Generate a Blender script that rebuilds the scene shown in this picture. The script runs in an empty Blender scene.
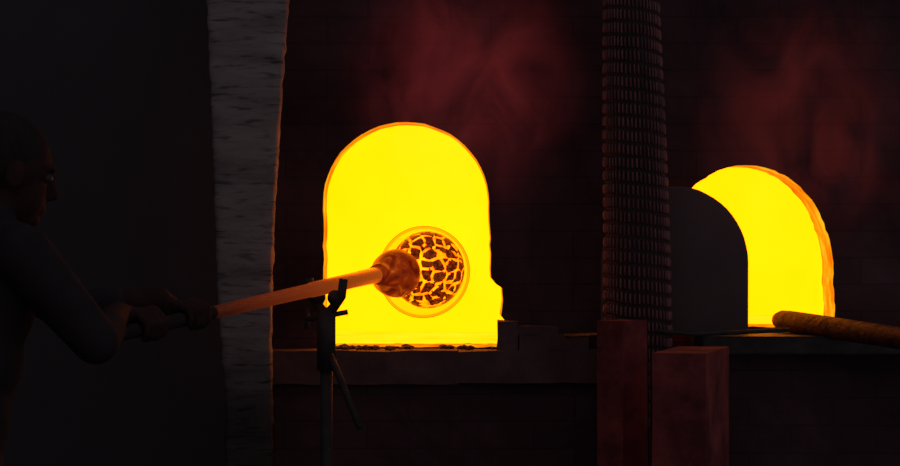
import bpy, bmesh, math, random
from mathutils import Vector, Matrix, noise
random.seed(4)
sc = bpy.context.scene
sc.view_settings.view_transform = 'Standard'
sc.view_settings.look = 'None'
CAMZ = 1.42; D = 6.0; S = 0.0028
def P(px, py, y=0.0):
    k = (D + y) / D * S
    return Vector(((px - 450) * k, y, CAMZ + (233 - py) * k))

# ---------------------------------------------------------------- materials
def newmat(name):
    m = bpy.data.materials.new(name); m.use_nodes = True
    nt = m.node_tree; nt.nodes.clear()
    out = nt.nodes.new('ShaderNodeOutputMaterial')
    return m, nt, out
def N(nt, t, **kw):
    n = nt.nodes.new(t)
    for k, v in kw.items():
        if hasattr(n, k): setattr(n, k, v)
        else: n.inputs[k.replace('_', ' ')].default_value = v
    return n
def ramp(nt, stops):
    r = nt.nodes.new('ShaderNodeValToRGB')
    e = r.color_ramp.elements
    e[0].position, e[0].color = stops[0][0], (*stops[0][1], 1)
    e[1].position, e[1].color = stops[-1][0], (*stops[-1][1], 1)
    for p, c in stops[1:-1]:
        x = e.new(p); x.color = (*c, 1)
    return r
def coords(nt, scale=(1, 1, 1), kind='Object'):
    tc = nt.nodes.new('ShaderNodeTexCoord'); mp = nt.nodes.new('ShaderNodeMapping')
    mp.inputs['Scale'].default_value = scale
    nt.links.new(tc.outputs[kind], mp.inputs[0]); return mp
def rough_mat(name, c1, c2, scale=(8, 8, 8), rough=0.85, bump=0.3, metallic=0.0, detail=6, lo=.35, hi=.65, spec=.3):
    m, nt, out = newmat(name); L = nt.links.new
    mp = coords(nt, scale); nz = N(nt, 'ShaderNodeTexNoise', Scale=1.0, Detail=detail, Roughness=.65)
    L(mp.outputs[0], nz.inputs['Vector'])
    r = ramp(nt, [(lo, c1), (hi, c2)]); L(nz.outputs['Fac'], r.inputs[0])
    b = N(nt, 'ShaderNodeBsdfPrincipled', Roughness=rough, Metallic=metallic)
    b.inputs['Specular IOR Level'].default_value = spec
    L(r.outputs[0], b.inputs['Base Color'])
    bp = N(nt, 'ShaderNodeBump', Strength=bump, Distance=.02)
    L(nz.outputs['Fac'], bp.inputs['Height']); L(bp.outputs[0], b.inputs['Normal'])
    L(b.outputs[0], out.inputs[0]); return m

def brick_mat(name, c1, c2, mortar, scale=1.0):
    m, nt, out = newmat(name); L = nt.links.new
    tc = nt.nodes.new('ShaderNodeTexCoord'); sx = nt.nodes.new('ShaderNodeSeparateXYZ'); cx = nt.nodes.new('ShaderNodeCombineXYZ')
    L(tc.outputs['Object'], sx.inputs[0]); L(sx.outputs['X'], cx.inputs['X']); L(sx.outputs['Z'], cx.inputs['Y'])
    br = N(nt, 'ShaderNodeTexBrick', Scale=scale)
    br.inputs['Brick Width'].default_value = .23; br.inputs['Row Height'].default_value = .075
    br.inputs['Mortar Size'].default_value = .005; br.inputs['Mortar Smooth'].default_value = 1.0
    br.inputs['Color1'].default_value = (*c1, 1); br.inputs['Color2'].default_value = (*c2, 1); br.inputs['Mortar'].default_value = (*mortar, 1)
    L(cx.outputs[0], br.inputs['Vector'])
    nz = N(nt, 'ShaderNodeTexNoise', Scale=2.2, Detail=9, Roughness=.66, Distortion=.4); L(tc.outputs['Object'], nz.inputs['Vector'])
    r = ramp(nt, [(.3, (.35, .33, .35)), (.7, (1.5, 1.25, 1.25))]); L(nz.outputs['Fac'], r.inputs[0])
    mx = nt.nodes.new('ShaderNodeMixRGB'); mx.blend_type = 'MULTIPLY'; mx.inputs[0].default_value = 1
    L(br.outputs['Color'], mx.inputs[1]); L(r.outputs[0], mx.inputs[2])
    b = N(nt, 'ShaderNodeBsdfPrincipled', Roughness=.9); b.inputs['Specular IOR Level'].default_value = .1
    L(mx.outputs[0], b.inputs['Base Color'])
    bp = N(nt, 'ShaderNodeBump', Strength=.15, Distance=.006); bp.invert = True
    L(br.outputs['Fac'], bp.inputs['Height'])
    bp2 = N(nt, 'ShaderNodeBump', Strength=.3, Distance=.02); L(nz.outputs['Fac'], bp2.inputs['Height']); L(bp.outputs[0], bp2.inputs['Normal'])
    L(bp2.outputs[0], b.inputs['Normal']); L(b.outputs[0], out.inputs[0]); return m

def glow_mat(name, stops, strength, scale=(3, 3, 3), detail=3):
    m, nt, out = newmat(name); L = nt.links.new
    mp = coords(nt, scale); nz = N(nt, 'ShaderNodeTexNoise', Scale=1.0, Detail=detail, Roughness=.6)
    L(mp.outputs[0], nz.inputs['Vector'])
    r = ramp(nt, stops); L(nz.outputs['Fac'], r.inputs[0])
    e = N(nt, 'ShaderNodeEmission', Strength=strength); L(r.outputs[0], e.inputs[0]); L(e.outputs[0], out.inputs[0]); return m

M_brick = brick_mat('sooty_brick', (.105, .068, .080), (.09, .061, .072), (.073, .054, .063))
M_plaster = rough_mat('dark_plaster', (.092, .082, .094), (.102, .091, .103), (3, 3, 3), bump=.03, spec=.05)
M_floor = rough_mat('concrete_floor', (.09, .08, .085), (.14, .13, .13), (3, 3, 3))
M_hot = glow_mat('white_hot_refractory', [(.3, (1.0, .212, .0)), (.7, (1.0, .238, .0010))], 4.0, (2, 2, 2))
M_hot_floor = glow_mat('molten_glass_bath', [(.3, (1.0, .19, .0)), (.7, (1.0, .235, .003))], 4.0, (5, 5, 5))
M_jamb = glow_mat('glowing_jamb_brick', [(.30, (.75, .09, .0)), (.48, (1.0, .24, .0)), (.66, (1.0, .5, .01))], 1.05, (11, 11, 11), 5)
M_slab = rough_mat('scorched_stone', (.11, .062, .07), (.18, .11, .115), (9, 9, 9), bump=.4)
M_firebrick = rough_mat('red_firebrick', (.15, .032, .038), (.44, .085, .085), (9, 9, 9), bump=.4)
M_iron = rough_mat('black_iron', (.05, .045, .05), (.09, .08, .08), (20, 20, 20), rough=.6, metallic=.3)
M_door = rough_mat('refractory_door', (.135, .10, .108), (.165, .122, .13), (6, 6, 6), bump=.1)

# ---------------------------------------------------------------- helpers
def link(o, parent=None):
    sc.collection.objects.link(o)
    if parent: o.parent = parent
    return o
def empty(name):
    e = bpy.data.objects.new(name, None); e.empty_display_size = .1; return link(e)
def mesh_obj(name, verts, faces, mat, parent=None, smooth=False):
    me = bpy.data.meshes.new(name); me.from_pydata([tuple(v) for v in verts], [], faces); me.update()
    if mat: me.materials.append(mat)
    if smooth:
        for p in me.polygons: p.use_smooth = True
    o = bpy.data.objects.new(name, me); return link(o, parent)
def bm_obj(name, bm, mat, parent=None, smooth=False):
    me = bpy.data.meshes.new(name); bm.to_mesh(me); bm.free()
    if mat: me.materials.append(mat)
    if smooth:
        for p in me.polygons: p.use_smooth = True
    return link(bpy.data.objects.new(name, me), parent)
def box(name, x0, x1, y0, y1, z0, z1, mat, parent=None, bevel=.006, rz=0, rough=0.0, tilt=0):
    bm = bmesh.new(); bmesh.ops.create_cube(bm, size=1)
    bmesh.ops.scale(bm, vec=(x1 - x0, y1 - y0, z1 - z0), verts=bm.verts)
    if rough:
        bmesh.ops.subdivide_edges(bm, edges=bm.edges, cuts=7, use_grid_fill=True)
        for v in bm.verts:
            n = noise.noise_vector(v.co * 14 + Vector((x0 * 7, z0 * 5, 3)))
            v.co += n * rough
    elif bevel:
        bmesh.ops.bevel(bm, geom=bm.edges[:], offset=bevel, segments=2, affect='EDGES')
    R = Matrix.Rotation(rz, 4, 'Z') @ Matrix.Rotation(tilt, 4, 'Y')
    bmesh.ops.transform(bm, matrix=R, verts=bm.verts)
    bmesh.ops.translate(bm, vec=((x0 + x1) / 2, (y0 + y1) / 2, (z0 + z1) / 2), verts=bm.verts)
    return bm_obj(name, bm, mat, parent)
def basis(d):
    d = d.normalized(); up = Vector((0, 0, 1)) if abs(d.z) < .9 else Vector((1, 0, 0))
    u = d.cross(up).normalized(); w = u.cross(d).normalized(); return d, u, w
def tube_data(pts, rad, seg=20, V=None, F=None, cap=True):
    V = [] if V is None else V; F = [] if F is None else F
    pts = [Vector(p) for p in pts]; base = len(V)
    pu = None
    for i, p in enumerate(pts):
        d = (pts[min(i + 1, len(pts) - 1)] - pts[max(i - 1, 0)])
        d, u, w = basis(d)
        if pu is not None:
            u = (pu - d * pu.dot(d)).normalized(); w = u.cross(d)
        pu = u
        for j in range(seg):
            a = 2 * math.pi * j / seg
            V.append(p + (u * math.cos(a) + w * math.sin(a)) * rad[i])
    for i in range(len(pts) - 1):
        for j in range(seg):
            a = base + i * seg + j; b = base + i * seg + (j + 1) % seg
            F.append((a, b, b + seg, a + seg))
    if cap:
        F.append(tuple(base + j for j in range(seg))[::-1])
        F.append(tuple(base + (len(pts) - 1) * seg + j for j in range(seg)))
    return V, F
def tube(name, pts, rad, mat, parent=None, seg=20):
    V, F = tube_data(pts, rad, seg); return mesh_obj(name, V, F, mat, parent, True)

# ---------------------------------------------------------------- back wall with two openings
def arch_pts(xl, xr, zb, zs, zt, n=28, flare=None):
    c = (xl + xr) / 2; a = (xr - xl) / 2; h = zt - zs
    pts = [(xl, zb)]
    for i in range(n + 1):
        t = math.pi - math.pi * i / n
        w = .0022 * noise.noise(Vector((i * .9, xl * 9, 0)))
        pts.append((c + (a + w) * math.cos(t), zs + (h + w) * math.sin(t)))
    if flare: pts += flare
    pts.append((xr if not flare else flare[-1][0], zb)); return pts
Lx0, Lx1 = (323 - 450) * S, (489 - 450) * S
SILL1 = 1.42 - 114 * S; SILL2 = 1.42 - 94 * S
Z = lambda py: 1.42 + (233 - py) * S
X = lambda px: (px - 450) * S
hole1 = arch_pts(Lx0, Lx1, SILL1, Z(202), Z(122), flare=[(X(490), Z(245)), (X(491), Z(278)), (X(496), Z(284)), (X(502), Z(288)), (X(503), Z(300)), (X(501), Z(316)), (X(506), Z(322))])
hole2 = arch_pts(X(660), X(833), SILL2, Z(268), Z(165))
hole2[-1] = (X(835), SILL2)
def subdiv(pts, step=.02, amp=.004):
    out = []
    for i in range(len(pts)):
        a = Vector(pts[i]); b = Vector(pts[(i + 1) % len(pts)]); n = max(1, int((b - a).length / step))
        for k in range(n):
            q = a.lerp(b, k / n)
            if k: q += Vector((noise.noise(Vector((q.x * 30, q.y * 30, 1))), noise.noise(Vector((q.x * 30, q.y * 30, 7))))) * amp
            out.append(q)
    return out
TH = .18
def holed_wall(name, outer, holes, mat, hotmat):
    cu = bpy.data.curves.new(name, 'CURVE'); cu.dimensions = '2D'; cu.fill_mode = 'BOTH'; cu.extrude = TH / 2
    for pts in [outer] + holes:
        sp = cu.splines.new('POLY'); sp.points.add(len(pts) - 1)
        for q, p in zip(pts, sp.points): p.co = (q[0], q[1], 0, 1)
        sp.use_cyclic_u = True
    t = bpy.data.objects.new('tmp', cu); link(t)
    me = bpy.data.meshes.new_from_object(t.evaluated_get(bpy.context.evaluated_depsgraph_get()))
    bpy.data.objects.remove(t)
    me.transform(Matrix.Translation((0, TH / 2, 0)) @ Matrix.Rotation(math.pi / 2, 4, 'X'))
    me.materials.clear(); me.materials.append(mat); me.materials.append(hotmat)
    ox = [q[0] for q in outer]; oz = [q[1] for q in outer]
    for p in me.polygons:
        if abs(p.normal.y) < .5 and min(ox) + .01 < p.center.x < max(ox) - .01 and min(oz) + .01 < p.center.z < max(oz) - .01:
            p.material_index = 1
    return link(bpy.data.objects.new(name, me))
wall = holed_wall('wall_back', [(-2.6, 0), (2.4, 0), (2.4, 3.0), (-2.6, 3.0)], [subdiv(hole1), subdiv(hole2, .014, .005)], M_brick, M_jamb)

box('floor', -2.6, 2.4, -5.0, 1.1, -.1, 0, M_floor, bevel=0)
box('wall_left', -2.75, -2.6, -5.0, .18, 0, 3.0, M_plaster, bevel=0)
box('wall_partition', -2.6, -.60, -.07, -.001, 0, 3.0, M_plaster, bevel=0)

# ---------------------------------------------------------------- furnaces behind wall
def furnace(name, x0, x1, zb, z1, dep=.75):
    f = empty(name)
    y0, y1 = TH + .001, TH + dep
    n = 20; V = []; F = []
    prof = [(x0, zb)] + [((x0 + x1) / 2 - (x1 - x0) / 2 * math.cos(math.pi * i / n), z1 - .25 + .25 * math.sin(math.pi * i / n)) for i in range(n + 1)] + [(x1, zb)]
    for y in (y0, y1):
        for q in prof: V.append((q[0], y, q[1]))
    k = len(prof)
    for i in range(k - 1): F.append((i, i + 1, k + i + 1, k + i))
    F.append(tuple(range(k, 2 * k)))
    mesh_obj('vaulted_chamber', V, F, M_hot, f)
    mesh_obj('hearth_bath', [(x0, y0, zb), (x1, y0, zb), (x1, y1, zb), (x0, y1, zb)], [(0, 1, 2, 3)], M_hot_floor, f)
    t = .1
    box('casing_left', x0 - t, x0 - .005, y0 + .002, y1 + t, 0, z1 + t, M_brick, f, 0)
    box('casing_right', x1 + .005, x1 + t, y0 + .002, y1 + t, 0, z1 + t, M_brick, f, 0)
    box('casing_rear', x0, x1, y1 + .005, y1 + t, 0, z1 + t, M_brick, f, 0)
    box('casing_top', x0, x1, y0 + .002, y1, z1 + .005, z1 + t, M_brick, f, 0)
    box('casing_base', x0, x1, y0 + .002, y1, 0, zb - .005, M_brick, f, 0)
    return f
furnace('glass_furnace', X(300), X(530), SILL1, Z(105))
furnace('glass_furnace', X(640), X(860), SILL2, Z(140))

# ---------------------------------------------------------------- hearth ledge
led = empty('stone_hearth_ledge')
zt = SILL1 - .004
box('slab_1', X(268) * .98, X(457.6) * .98, -.12, -.001, Z(385) + .01, zt, M_slab, led, rough=.004)
box('slab_2', X(458.4) * .98, X(603) * .98, -.12, -.001, Z(384) + .01, zt - .001, M_slab, led, rough=.004)
box('brick_footing', X(276), X(602), -.09, -.001, 0, Z(385) + .008, M_brick, led, bevel=.004)
led2 = empty('work_shelf')
box('shelf_plate', X(690), X(960), -.30, -.001, SILL2 - .06, SILL2 - .012, M_iron, led2, bevel=.004)
box('shelf_pier', X(700), X(950), -.22, -.001, 0, SILL2 - .062, M_brick, led2, bevel=.004)

b = empty('firebrick_stack')
box('brick_1', X(497), X(517), -.10, -.01, zt, Z(320), M_slab, b, rough=.006, tilt=.05)
box('brick_2', X(518), X(586), -.11, -.02, zt, Z(333), M_slab, b, rough=.003)
box('brick_3', X(512), X(556), -.10, -.03, Z(333), Z(325), M_slab, b, rough=.004, tilt=.03)
V = []; F = []
for i in range(60):
    x = random.uniform(X(333), X(500))
    if random.random() < .6: x = random.uniform(X(336), X(412))
    y = random.uniform(-.09, .02); r = random.uniform(.003, .010)
    bm = bmesh.new(); bmesh.ops.create_icosphere(bm, subdivisions=1, radius=r)
    o = len(V)
    for v in bm.verts: V.append(Vector((x, y, zt + r * .5)) + Vector((v.co.x * 1.6, v.co.y, v.co.z * .8)) * random.uniform(.7, 1.2))
    for f_ in bm.faces: F.append([o + v.index for v in f_.verts])
    bm.free()
mesh_obj('glass_cullet_crumbs', V, F, M_slab)

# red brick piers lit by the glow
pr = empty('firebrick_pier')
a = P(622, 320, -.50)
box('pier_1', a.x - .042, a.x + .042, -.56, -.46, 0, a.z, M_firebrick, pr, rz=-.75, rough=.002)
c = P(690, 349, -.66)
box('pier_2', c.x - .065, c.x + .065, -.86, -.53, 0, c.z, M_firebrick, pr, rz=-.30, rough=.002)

# door slid aside in front of right opening
V = []; F = []
dprof = arch_pts(X(602) * .985, X(748) * .985, SILL2 - .012, Z(262), Z(187))
for y in (-.10, -.045):
    for q in dprof: V.append((q[0], y, q[1]))
k = len(dprof)
F = [tuple(range(k)), tuple(range(2 * k - 1, k - 1, -1))] + [(i, k + i, k + (i + 1) % k, (i + 1) % k) for i in range(k)]
dr = mesh_obj('furnace_door', V, F, M_door)
bv = dr.modifiers.new('b', 'BEVEL'); bv.width = .006; bv.segments = 2

# ---------------------------------------------------------------- plastered column
def interp(tab, v):
    for (a, x), (b_, y) in zip(tab, tab[1:]):
        if v <= b_: return x + (y - x) * (v - a) / (b_ - a)
    return tab[-1][1]
Ltab = [(-420, 196), (0, 206), (150, 212), (300, 217), (400, 224), (800, 224)]
Rtab = [(-420, 300), (0, 287), (60, 283), (110, 279), (150, 277), (200, 274), (280, 271), (340, 270), (380, 271), (800, 273)]
m, nt, out = newmat('peeling_whitewash'); L = nt.links.new
mp = coords(nt, (3, 6, 12)); nz = N(nt, 'ShaderNodeTexNoise', Scale=1.3, Detail=9, Roughness=.7); L(mp.outputs[0], nz.inputs['Vector'])
r1 = ramp(nt, [(.34, (.24, .205, .205)), (.5, (.36, .31, .31)), (.7, (.46, .40, .40))]); L(nz.outputs['Fac'], r1.inputs[0])
mp2 = coords(nt, (14, 14, 90)); nz2 = N(nt, 'ShaderNodeTexNoise', Scale=1, Detail=4); L(mp2.outputs[0], nz2.inputs['Vector'])
r2 = ramp(nt, [(.33, (.3, .3, .3)), (.46, (1, 1, 1))]); L(nz2.outputs['Fac'], r2.inputs[0])
mx = nt.nodes.new('ShaderNodeMixRGB'); mx.blend_type = 'MULTIPLY'; mx.inputs[0].default_value = .8
L(r1.outputs[0], mx.inputs[1]); L(r2.outputs[0], mx.inputs[2])
# foot of the column darkened in its colour, fading into shadow
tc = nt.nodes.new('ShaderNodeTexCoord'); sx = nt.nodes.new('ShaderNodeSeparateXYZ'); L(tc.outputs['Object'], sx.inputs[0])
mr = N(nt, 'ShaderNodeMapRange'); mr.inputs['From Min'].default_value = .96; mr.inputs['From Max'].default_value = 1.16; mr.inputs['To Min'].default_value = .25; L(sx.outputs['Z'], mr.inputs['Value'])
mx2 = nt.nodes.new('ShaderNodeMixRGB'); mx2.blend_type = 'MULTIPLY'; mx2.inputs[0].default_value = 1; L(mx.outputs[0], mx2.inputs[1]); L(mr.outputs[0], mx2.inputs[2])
bb = N(nt, 'ShaderNodeBsdfPrincipled', Roughness=.95); bb.inputs['Specular IOR Level'].default_value = .05; L(mx2.outputs[0], bb.inputs['Base Color'])
bp = N(nt, 'ShaderNodeBump', Strength=.4, Distance=.01); L(nz.outputs['Fac'], bp.inputs['Height']); L(bp.outputs[0], bb.inputs['Normal']); L(bb.outputs[0], out.inputs[0])
M_col = m
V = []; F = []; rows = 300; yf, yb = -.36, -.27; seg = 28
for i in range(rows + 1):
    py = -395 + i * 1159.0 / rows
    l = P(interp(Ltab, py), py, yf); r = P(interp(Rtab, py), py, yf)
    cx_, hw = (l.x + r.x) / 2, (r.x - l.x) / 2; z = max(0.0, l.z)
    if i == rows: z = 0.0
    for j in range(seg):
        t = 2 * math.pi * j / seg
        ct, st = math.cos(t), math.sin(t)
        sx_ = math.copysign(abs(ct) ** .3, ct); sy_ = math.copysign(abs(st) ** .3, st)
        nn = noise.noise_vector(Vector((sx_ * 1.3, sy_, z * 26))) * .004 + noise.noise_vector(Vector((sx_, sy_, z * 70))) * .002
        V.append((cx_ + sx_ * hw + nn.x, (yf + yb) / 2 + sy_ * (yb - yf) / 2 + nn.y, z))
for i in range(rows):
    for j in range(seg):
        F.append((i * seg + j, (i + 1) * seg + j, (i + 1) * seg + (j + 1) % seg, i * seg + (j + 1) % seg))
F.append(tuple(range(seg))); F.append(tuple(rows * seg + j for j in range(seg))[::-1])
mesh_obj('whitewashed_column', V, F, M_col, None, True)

# ---------------------------------------------------------------- woven flexible duct
m, nt, out = newmat('copper_wire_braid'); L = nt.links.new
bb = N(nt, 'ShaderNodeBsdfPrincipled', Roughness=.5, Metallic=.2)
nz = N(nt, 'ShaderNodeTexNoise', Scale=9, Detail=5); r = ramp(nt, [(.3, (.12, .055, .065)), (.7, (.42, .16, .17))])
L(nz.outputs['Fac'], r.inputs[0]); L(r.outputs[0], bb.inputs['Base Color']); L(bb.outputs[0], out.inputs[0])
M_recess = rough_mat('duct_recess_shade', (.045, .028, .032), (.07, .04, .045), (9, 9, 9), bump=0)  # relief contrast put into colour: dark recesses stand for shade between strands
V = []; F = []; sg = 540; z1 = 3.0; rowh = .036; relief = []
yd = -.22
ns = int((z1 - .9) / rowh * 15)
tb = [(-500, 629, 28), (0, 631, 29), (120, 634, 32), (250, 637, 34), (330, 638, 35), (900, 638, 35)]
zs = [0.0] + [.9 + (z1 - .9) * i / ns for i in range(ns + 1)]
for z in zs:
    py = 233 + (CAMZ - z) / (S * (D + yd) / D)
    cx = P(interp([(a_, b_) for a_, b_, _ in tb], py), 0, yd).x; R = interp([(a_, c_) for a_, _, c_ in tb], py) * S * .96
    for j in range(sg):
        t = 2 * math.pi * j / sg
        zz = z + .010 * math.cos(t - .2) + .003 * noise.noise(Vector((math.cos(t) * 2, math.sin(t) * 2, z * 8)))
        row = math.floor(zz / rowh); ph = zz / rowh - row
        lk = (t * 45 / (2 * math.pi) + .25 * noise.noise(Vector((row * 3.3, math.cos(t) * 2, math.sin(t) * 2)))) % 1.0
        strand = max(0, 1 - abs(lk - .5) / .33) ** .6 * max(0, math.sin(math.pi * ph)) ** .5 * (1 if .12 < ph < .88 else .3)
        rad = R - .008 + .008 * strand
        relief.append(strand)
        V.append((cx + rad * math.cos(t), yd + rad * math.sin(t), z))
for i in range(len(zs) - 1):
    for j in range(sg):
        F.append((i * sg + j, i * sg + (j + 1) % sg, (i + 1) * sg + (j + 1) % sg, (i + 1) * sg + j))
F.append(tuple(len(V) - sg + j for j in range(sg)))
duct = mesh_obj('braided_flexible_duct', V, F, m, None, True)
duct.data.materials.append(M_recess)
for p in duct.data.polygons:
    vv = p.vertices
    if len(vv) > 4 or sum(relief[q] for q in vv) / 4 < .45: p.material_index = 1

# ---------------------------------------------------------------- blowpipe + glass
A = P(215, 312, -.95); B = P(385, 273, -.25); ax = (B - A).normalized()
m, nt, out = newmat('hot_steel_pipe'); L = nt.links.new
tc = nt.nodes.new('ShaderNodeTexCoord'); sx = nt.nodes.new('ShaderNodeSeparateXYZ'); L(tc.outputs['Object'], sx.inputs[0])
mr = N(nt, 'ShaderNodeMapRange'); mr.inputs['From Min'].default_value = -1.2; mr.inputs['From Max'].default_value = -.25; L(sx.outputs['Y'], mr.inputs['Value'])
r = ramp(nt, [(0, (0, 0, 0)), (.30, (.03, .004, .002)), (.6, (.15, .020, .003)), (1, (.40, .07, .005))]); L(mr.outputs[0], r.inputs[0])
bb = N(nt, 'ShaderNodeBsdfPrincipled', Roughness=.38, Metallic=.85); bb.inputs['Base Color'].default_value = (.5, .22, .10, 1)
L(r.outputs[0], bb.inputs['Emission Color']); bb.inputs['Emission Strength'].default_value = 1.0
nz = N(nt, 'ShaderNodeTexNoise', Scale=40, Detail=4); rr_ = ramp(nt, [(.3, (.2, .2, .2)), (.7, (.40, .40, .40))]); L(nz.outputs['Fac'], rr_.inputs[0]); L(rr_.outputs[0], bb.inputs['Roughness'])
L(bb.outputs[0], out.inputs[0]); M_pipe = m
bpz = empty('glassblowing_pipe')
pts = [A - ax * .48, A - ax * .47, A - ax * .1, A + ax * .1, A + ax * .42, A + ax * .43, A + ax * .62, B + ax * .02, B + ax * .05]
rad = [.010, .013, .0140, .0158, .0175, .0195, .020, .0225, .021]
tube('shaft', pts, rad, M_pipe, bpz, 32)
M_sleeve = rough_mat('darkening_leather', (.035, .028, .03), (.06, .045, .048), (30, 30, 30), bump=.3, spec=.05)
tube('darkening_sleeve', [A - ax * .43, A - ax * .42, A - ax * .02, A - ax * .01], [.0145, .0165, .0175, .0160], M_sleeve, bpz, 28)  # dark leather sleeve added to darken the pipe around the hands
C = P(424, 272, -.07)
neck = B - ax * .03
gax = (C - neck).normalized()
def revolve(name, prof, origin, axis, mat, parent, seg=64, wob=0):
    d, u, w = basis(axis); V = []; F = []
    for t, rr in prof:
        for j in range(seg):
            a = 2 * math.pi * j / seg
            V.append(origin + d * t + (u * math.cos(a) + w * math.sin(a)) * max(rr, 1e-4) * (1 + wob * math.sin(2 * a + t * 9)))
    for i in range(len(prof) - 1):
        for j in range(seg):
            F.append((i * seg + j, i * seg + (j + 1) % seg, (i + 1) * seg + (j + 1) % seg, (i + 1) * seg + j))
    return mesh_obj(name, V, F, mat, parent, True)
gl = empty('blown_glass_vessel')
Rg = .1275
def clear_glass(name, stops):
    m, nt, out = newmat(name); L = nt.links.new
    lw = N(nt, 'ShaderNodeLayerWeight', Blend=.5)
    r = ramp(nt, stops); L(lw.outputs['Facing'], r.inputs[0])
    tr = N(nt, 'ShaderNodeBsdfTransparent'); L(r.outputs[0], tr.inputs[0])
    gs = N(nt, 'ShaderNodeBsdfGlossy', Roughness=.08); fr = N(nt, 'ShaderNodeFresnel', IOR=1.3); ms = nt.nodes.new('ShaderNodeMixShader')
    mu = N(nt, 'ShaderNodeMath'); mu.operation = 'MULTIPLY'; mu.inputs[1].default_value = .12; L(fr.outputs[0], mu.inputs[0])
    L(mu.outputs[0], ms.inputs[0]); L(tr.outputs[0], ms.inputs[1]); L(gs.outputs[0], ms.inputs[2]); L(ms.outputs[0], out.inputs[0])
    return m
M_gl = clear_glass('clear_hot_glass', [(0, (1, .99, .9)), (.60, (1, .96, .9)), (.72, (.85, .62, .4)), (.80, (.97, .85, .6)), (.88, (.5, .22, .1)), (1, (.22, .05, .02))])
n = 40
prof = []
for i in range(n + 1):
    t = math.pi * (.12 + .88 * i / n)
    prof.append((-math.cos(t) * Rg * .98, math.sin(t) * Rg))
revolve('outer_bubble', prof, C, gax, M_gl, gl, wob=.01)
m, nt, out = newmat('murrine_pattern_glass'); L = nt.links.new
mp = coords(nt, (1, 1, 1))
nzw = N(nt, 'ShaderNodeTexNoise', Scale=14, Detail=2); L(mp.outputs[0], nzw.inputs['Vector'])
av = nt.nodes.new('ShaderNodeMixRGB'); av.inputs[0].default_value = .02; L(mp.outputs[0], av.inputs[1]); L(nzw.outputs['Color'], av.inputs[2])
vo = N(nt, 'ShaderNodeTexVoronoi', Scale=33, Randomness=.7); vo.feature = 'DISTANCE_TO_EDGE'; L(av.outputs[0], vo.inputs['Vector'])
rv = ramp(nt, [(.10, (0, 0, 0)), (.135, (1, 1, 1))]); L(vo.outputs['Distance'], rv.inputs[0])
tr = N(nt, 'ShaderNodeBsdfTransparent')
nzt = N(nt, 'ShaderNodeTexNoise', Scale=11, Detail=1); rt_ = ramp(nt, [(.4, (1, .66, .4)), (.6, (1, .92, .7))]); L(nzt.outputs['Fac'], rt_.inputs[0]); L(rt_.outputs[0], tr.inputs[0])
df = N(nt, 'ShaderNodeBsdfPrincipled', Roughness=.3); df.inputs['Base Color'].default_value = (.08, .02, .015, 1)
nzc = N(nt, 'ShaderNodeTexNoise', Scale=24, Detail=2); rc = ramp(nt, [(.4, (.055, .005, .002)), (.65, (.30, .04, .003))]); L(nzc.outputs['Fac'], rc.inputs[0])
L(rc.outputs[0], df.inputs['Emission Color']); df.inputs['Emission Strength'].default_value = .8
ms = nt.nodes.new('ShaderNodeMixShader'); L(rv.outputs[0], ms.inputs[0]); L(tr.outputs[0], ms.inputs[1]); L(df.outputs[0], ms.inputs[2]); L(ms.outputs[0], out.inputs[0])
M_pat = m
prof = []
Rp = .107
for i in range(n + 1):
    t = math.pi * (.16 + .84 * i / n)
    prof.append((-math.cos(t) * Rp * .85, math.sin(t) * Rp))
revolve('patterned_inner_bubble', prof, C + Vector((.009, .010, .006)), gax, M_pat, gl)
m, nt, out = newmat('hot_gather_glass'); L = nt.links.new
mp = coords(nt, (1, 1, 1)); nz = N(nt, 'ShaderNodeTexNoise', Scale=26, Detail=4, Distortion=1.2); L(mp.outputs[0], nz.inputs['Vector'])
r = ramp(nt, [(.32, (.13, .008, .002)), (.54, (.30, .028, .002)), (.78, (.8, .16, .003))]); L(nz.outputs['Fac'], r.inputs[0])
df = N(nt, 'ShaderNodeBsdfPrincipled', Roughness=.3); df.inputs['Base Color'].default_value = (.08, .01, .002, 1); df.inputs['Specular IOR Level'].default_value = .2
L(r.outputs[0], df.inputs['Emission Color']); df.inputs['Emission Strength'].default_value = .75
tr = N(nt, 'ShaderNodeBsdfTransparent'); tr.inputs[0].default_value = (1, .45, .2, 1)
lw = N(nt, 'ShaderNodeLayerWeight', Blend=.5); rl = ramp(nt, [(.5, (1, 1, 1)), (1, (.6, .6, .6))]); L(lw.outputs['Facing'], rl.inputs[0])
ms = nt.nodes.new('ShaderNodeMixShader'); L(rl.outputs[0], ms.inputs[0]); L(tr.outputs[0], ms.inputs[1]); L(df.outputs[0], ms.inputs[2]); L(ms.outputs[0], out.inputs[0])
prof = [(-.02, .0), (-.02, .025), (0.0, .029), (.02, .038), (.045, .055), (.07, .064), (.095, .066), (.115, .06), (.13, .045), (.14, .0)]
revolve('hot_gather', prof, neck, gax, m, gl, 48)

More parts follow.
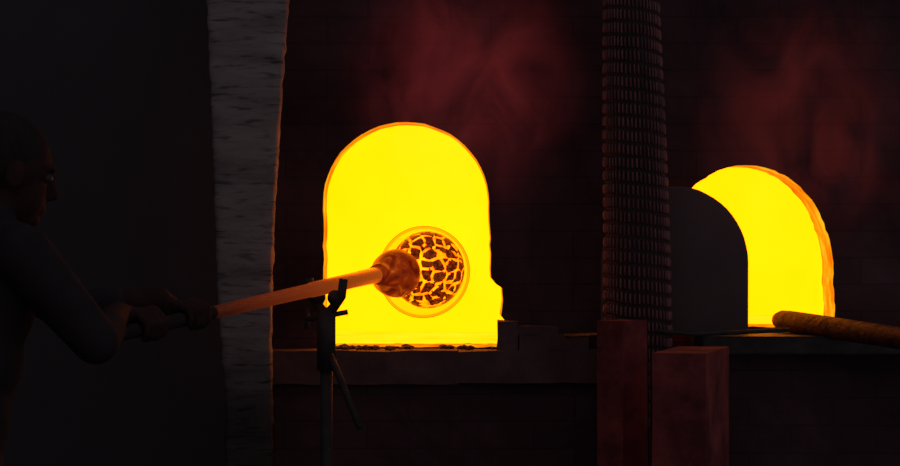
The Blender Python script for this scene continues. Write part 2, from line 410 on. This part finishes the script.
# ---------------------------------------------------------------- yoke stand
ys = empty('pipe_rest_stand')
def on_pipe(t): return A + ax * t
best = min([i * .01 for i in range(80)], key=lambda t: abs((450 + on_pipe(t).x / (S * (D + on_pipe(t).y) / D)) - 326))
Y0 = on_pipe(best); fx = Vector((ax.y, -ax.x, 0)).normalized()
base = Vector((Y0.x, Y0.y, 0)); top = Y0 - Vector((0, 0, .055))
tube('post', [base + Vector((0, 0, .0)), top], [.016, .016], M_iron, ys)
tube('sleeve', [top - Vector((0, 0, .16)), top - Vector((0, 0, .0))], [.024, .024], M_iron, ys)
for sgn, nm in ((1, 'a'), (-1, 'b')):
    e1 = top + fx * sgn * .045 + Vector((0, 0, .03)); e2 = top + fx * sgn * .052 + Vector((0, 0, .075))
    tube('fork_' + nm, [top - Vector((0, 0, .02)), top + fx * sgn * .02, e1, e2], [.014, .013, .012, .011], M_iron, ys, 12)
    bm = bmesh.new(); bmesh.ops.create_uvsphere(bm, u_segments=20, v_segments=12, radius=.020)
    cpos = Y0 + fx * sgn * .026 - Vector((0, 0, .0285))
    bmesh.ops.translate(bm, vec=cpos, verts=bm.verts); bm_obj('roller_ball_' + nm, bm, M_iron, ys, True)
tube('clamp_screw', [top + Vector((-.05, 0, -.03)), top + Vector((.055, -.01, -.01))], [.007, .007], M_iron, ys, 10)
tube('clamp_handle', [top + Vector((-.05, 0, -.055)), top + Vector((-.05, 0, .0))], [.006, .006], M_iron, ys, 10)
s0 = P(322, 345, Y0.y); s1 = P(360, 428, Y0.y - .1)
tube('brace', [Vector((Y0.x, Y0.y, s0.z)), s1], [.009, .009], M_iron, ys, 12)
for a_ in (.1, -1.57, -3.0):
    tube('leg', [base + Vector((0, 0, .35)), base + Vector((math.cos(a_) * .3, math.sin(a_) * .3, .012))], [.012, .012], M_iron, ys, 12)

# ---------------------------------------------------------------- tools at right
M_wood = rough_mat('charred_wood', (.045, .013, .014), (.21, .055, .048), (6, 26, 26), rough=.6, bump=.6)
q0 = Vector((X(775), -.03, SILL2 + .022))
q1 = P(905, 339, -.62)
dd = (q1 - q0)
tube('wooden_paddle', [q0, q0 + dd * .015, q0 + dd * .05, q0 + dd * .12, q0 + dd * .35, q0 + dd * .65, q1, q1 + dd * .3], [.008, .021, .028, .030, .030, .029, .028, .026], M_wood, None, 28)
tube('iron_rod', [P(566, 336, -.13), P(600, 334.5, -.30), P(640, 333, -.37)], [.006, .006, .006], M_iron, None, 12)
tube('hooked_poker', [P(655, 331, -.36), P(690, 334, -.34), P(720, 333, -.33), P(790, 330, -.32)], [.006, .006, .006, .006], M_iron, None, 12)

# ---------------------------------------------------------------- glassblower
man = empty('glassblower')
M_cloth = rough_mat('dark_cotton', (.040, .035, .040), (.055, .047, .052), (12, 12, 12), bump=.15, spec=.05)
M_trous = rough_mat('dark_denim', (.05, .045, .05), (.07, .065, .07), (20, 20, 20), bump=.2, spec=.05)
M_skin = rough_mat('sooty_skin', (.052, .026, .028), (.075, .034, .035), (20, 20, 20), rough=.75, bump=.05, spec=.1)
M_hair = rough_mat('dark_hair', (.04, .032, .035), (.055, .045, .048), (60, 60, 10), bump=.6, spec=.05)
def fused(name, chains, ells, mat, vox=.008, smooth=6):
    V = []; F = []
    for pts, rad in chains:
        pts = [Vector(p) for p in pts]
        for i in range(len(pts) - 1):
            tube_data([pts[i], pts[i + 1]], [rad[i], rad[i + 1]], 16, V, F)
        for p, r_ in zip(pts, rad): ells = ells + [(p, (r_, r_, r_), None)]
    for c_, r_, rot in ells:
        bm = bmesh.new(); bmesh.ops.create_icosphere(bm, subdivisions=3, radius=1); o = len(V)
        for v in bm.verts:
            q = Vector((v.co.x * r_[0], v.co.y * r_[1], v.co.z * r_[2]))
            if rot is not None: q = rot @ q
            V.append(q + Vector(c_))
        for f_ in bm.faces: F.append([o + v.index for v in f_.verts])
        bm.free()
    o = mesh_obj(name, V, F, mat, None)
    rm = o.modifiers.new('r', 'REMESH'); rm.mode = 'VOXEL'; rm.voxel_size = vox; rm.use_smooth_shade = True
    sm = o.modifiers.new('s', 'SMOOTH'); sm.iterations = smooth; sm.factor = .5
    me = bpy.data.meshes.new_from_object(o.evaluated_get(bpy.context.evaluated_depsgraph_get()))
    old = o.data; o.modifiers.clear(); o.data = me; me.materials.clear(); me.materials.append(mat); bpy.data.meshes.remove(old)
    for p in me.polygons: p.use_smooth = True
    o.parent = man; return o
fw = Vector((.87, .49, 0)).normalized(); rt = Vector((.49, -.87, 0)).normalized()
Rz = Matrix.Rotation(math.atan2(fw.y, fw.x), 3, 'Z')
nb = Vector((-1.00, -1.35, 1.42)); pel = Vector((-1.08, -1.40, .92))
rs = Vector((-.90, -1.50, 1.375)); ls = Vector((-1.08, -1.18, 1.375))
g1 = on_pipe(-.10); g2 = on_pipe(-.27)
el_r = Vector((-.75, -1.46, 1.19)); el_l = Vector((-.86, -1.10, 1.24))
wr_r = g2 + Vector((-.055, -.055, .035)); wr_l = g1 + Vector((-.07, -.01, .045))
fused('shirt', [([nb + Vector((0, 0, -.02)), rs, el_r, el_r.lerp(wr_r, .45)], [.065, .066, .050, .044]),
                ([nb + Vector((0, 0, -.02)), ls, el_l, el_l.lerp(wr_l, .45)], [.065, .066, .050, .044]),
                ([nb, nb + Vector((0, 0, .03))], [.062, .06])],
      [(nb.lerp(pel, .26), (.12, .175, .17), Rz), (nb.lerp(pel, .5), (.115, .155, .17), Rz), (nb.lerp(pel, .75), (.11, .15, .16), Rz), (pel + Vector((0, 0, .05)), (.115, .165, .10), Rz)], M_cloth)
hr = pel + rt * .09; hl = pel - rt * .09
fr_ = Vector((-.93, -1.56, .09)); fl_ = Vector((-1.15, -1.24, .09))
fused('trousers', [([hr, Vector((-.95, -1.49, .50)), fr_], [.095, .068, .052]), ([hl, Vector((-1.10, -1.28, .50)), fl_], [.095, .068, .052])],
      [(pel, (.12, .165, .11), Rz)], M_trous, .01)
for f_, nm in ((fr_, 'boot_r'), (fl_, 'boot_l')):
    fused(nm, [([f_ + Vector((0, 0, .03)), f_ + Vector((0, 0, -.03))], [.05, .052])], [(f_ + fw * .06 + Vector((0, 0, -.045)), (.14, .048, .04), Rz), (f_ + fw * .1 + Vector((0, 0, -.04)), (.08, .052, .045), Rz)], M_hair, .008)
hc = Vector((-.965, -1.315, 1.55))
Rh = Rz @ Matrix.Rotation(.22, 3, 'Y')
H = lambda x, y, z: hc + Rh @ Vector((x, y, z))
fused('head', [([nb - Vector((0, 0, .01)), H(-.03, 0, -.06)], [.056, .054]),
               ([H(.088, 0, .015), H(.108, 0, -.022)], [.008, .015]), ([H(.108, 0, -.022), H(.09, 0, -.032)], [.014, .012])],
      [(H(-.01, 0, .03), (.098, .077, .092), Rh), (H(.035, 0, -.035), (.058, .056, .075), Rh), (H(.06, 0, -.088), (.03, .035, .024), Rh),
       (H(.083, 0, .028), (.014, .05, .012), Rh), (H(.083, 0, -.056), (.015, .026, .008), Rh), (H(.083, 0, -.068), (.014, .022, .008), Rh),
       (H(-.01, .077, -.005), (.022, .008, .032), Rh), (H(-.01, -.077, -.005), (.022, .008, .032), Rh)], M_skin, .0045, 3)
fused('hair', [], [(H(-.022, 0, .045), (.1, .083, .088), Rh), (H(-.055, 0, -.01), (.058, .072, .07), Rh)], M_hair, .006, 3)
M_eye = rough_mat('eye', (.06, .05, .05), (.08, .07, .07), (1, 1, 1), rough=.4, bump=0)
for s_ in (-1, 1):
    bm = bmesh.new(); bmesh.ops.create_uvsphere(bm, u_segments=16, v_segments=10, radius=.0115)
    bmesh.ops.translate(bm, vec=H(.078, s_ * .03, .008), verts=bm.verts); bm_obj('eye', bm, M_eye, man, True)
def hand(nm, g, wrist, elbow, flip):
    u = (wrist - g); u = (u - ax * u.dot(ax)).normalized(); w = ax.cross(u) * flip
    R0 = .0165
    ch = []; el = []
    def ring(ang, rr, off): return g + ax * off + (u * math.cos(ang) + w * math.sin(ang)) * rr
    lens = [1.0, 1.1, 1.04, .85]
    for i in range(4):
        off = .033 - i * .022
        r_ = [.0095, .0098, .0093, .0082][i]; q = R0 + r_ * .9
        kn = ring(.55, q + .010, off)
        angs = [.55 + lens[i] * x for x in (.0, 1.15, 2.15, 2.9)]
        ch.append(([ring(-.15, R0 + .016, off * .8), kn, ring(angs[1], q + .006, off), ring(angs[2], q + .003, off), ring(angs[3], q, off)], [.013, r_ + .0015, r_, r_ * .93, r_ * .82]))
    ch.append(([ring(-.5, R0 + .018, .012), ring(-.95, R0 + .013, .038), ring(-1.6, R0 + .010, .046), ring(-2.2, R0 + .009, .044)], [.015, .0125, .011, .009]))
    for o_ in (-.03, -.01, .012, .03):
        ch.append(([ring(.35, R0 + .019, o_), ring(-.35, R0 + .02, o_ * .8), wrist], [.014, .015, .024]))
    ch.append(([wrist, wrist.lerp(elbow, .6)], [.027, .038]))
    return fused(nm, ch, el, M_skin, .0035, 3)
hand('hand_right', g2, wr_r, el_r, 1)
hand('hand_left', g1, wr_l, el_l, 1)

# ---------------------------------------------------------------- furnace glow on smoky haze, put in as emissive volumes
def haze_glow(cx, cy, cz, sx_, sy_, sz_, strength, seed, colr):
    m, nt, out = newmat('emissive_haze'); L = nt.links.new
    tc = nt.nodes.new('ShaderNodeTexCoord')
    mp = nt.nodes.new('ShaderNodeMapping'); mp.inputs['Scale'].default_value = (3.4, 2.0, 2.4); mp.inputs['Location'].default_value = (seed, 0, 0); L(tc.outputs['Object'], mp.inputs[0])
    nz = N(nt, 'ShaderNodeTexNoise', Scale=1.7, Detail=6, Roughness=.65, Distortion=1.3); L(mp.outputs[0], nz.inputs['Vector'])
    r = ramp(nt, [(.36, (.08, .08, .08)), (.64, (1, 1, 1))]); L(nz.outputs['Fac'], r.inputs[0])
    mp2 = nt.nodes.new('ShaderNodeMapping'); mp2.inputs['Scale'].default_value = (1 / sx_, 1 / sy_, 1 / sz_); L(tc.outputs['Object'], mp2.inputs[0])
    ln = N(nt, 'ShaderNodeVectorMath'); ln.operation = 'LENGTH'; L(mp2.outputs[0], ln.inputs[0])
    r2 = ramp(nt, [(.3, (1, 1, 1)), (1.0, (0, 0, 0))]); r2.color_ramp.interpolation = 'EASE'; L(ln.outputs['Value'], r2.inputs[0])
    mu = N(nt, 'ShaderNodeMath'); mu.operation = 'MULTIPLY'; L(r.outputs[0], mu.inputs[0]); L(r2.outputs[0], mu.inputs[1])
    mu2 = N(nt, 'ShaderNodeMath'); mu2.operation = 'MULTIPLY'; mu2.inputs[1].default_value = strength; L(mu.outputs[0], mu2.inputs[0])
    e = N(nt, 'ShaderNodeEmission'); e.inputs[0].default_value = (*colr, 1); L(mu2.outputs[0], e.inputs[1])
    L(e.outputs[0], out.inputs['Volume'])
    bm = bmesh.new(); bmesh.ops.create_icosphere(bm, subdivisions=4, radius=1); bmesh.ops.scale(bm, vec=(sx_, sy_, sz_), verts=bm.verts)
    o = bm_obj('smoke_glow', bm, m); o.location = (cx, cy, cz); return o
p_ = P(465, 80, -.14); haze_glow(p_.x, -.14, p_.z, .39, .12, .43, .52, 1.3, (1, .085, .09))
p_ = P(805, 125, -.24); haze_glow(p_.x, -.24, p_.z, .37, .11, .42, .34, 5.1, (1, .09, .07))

# ---------------------------------------------------------------- ambient and camera
w = bpy.data.worlds.new('dim_workshop'); sc.world = w; w.use_nodes = True
w.node_tree.nodes['Background'].inputs[0].default_value = (1.0, .9, .98, 1); w.node_tree.nodes['Background'].inputs[1].default_value = .085
cam = bpy.data.cameras.new('camera'); co = bpy.data.objects.new('camera', cam); link(co)
cam.sensor_width = 36; cam.lens = 36 * D / (900 * S); co.location = (0, -D, CAMZ); co.rotation_euler = (math.pi / 2, 0, 0)
cam.clip_end = 100; sc.camera = co
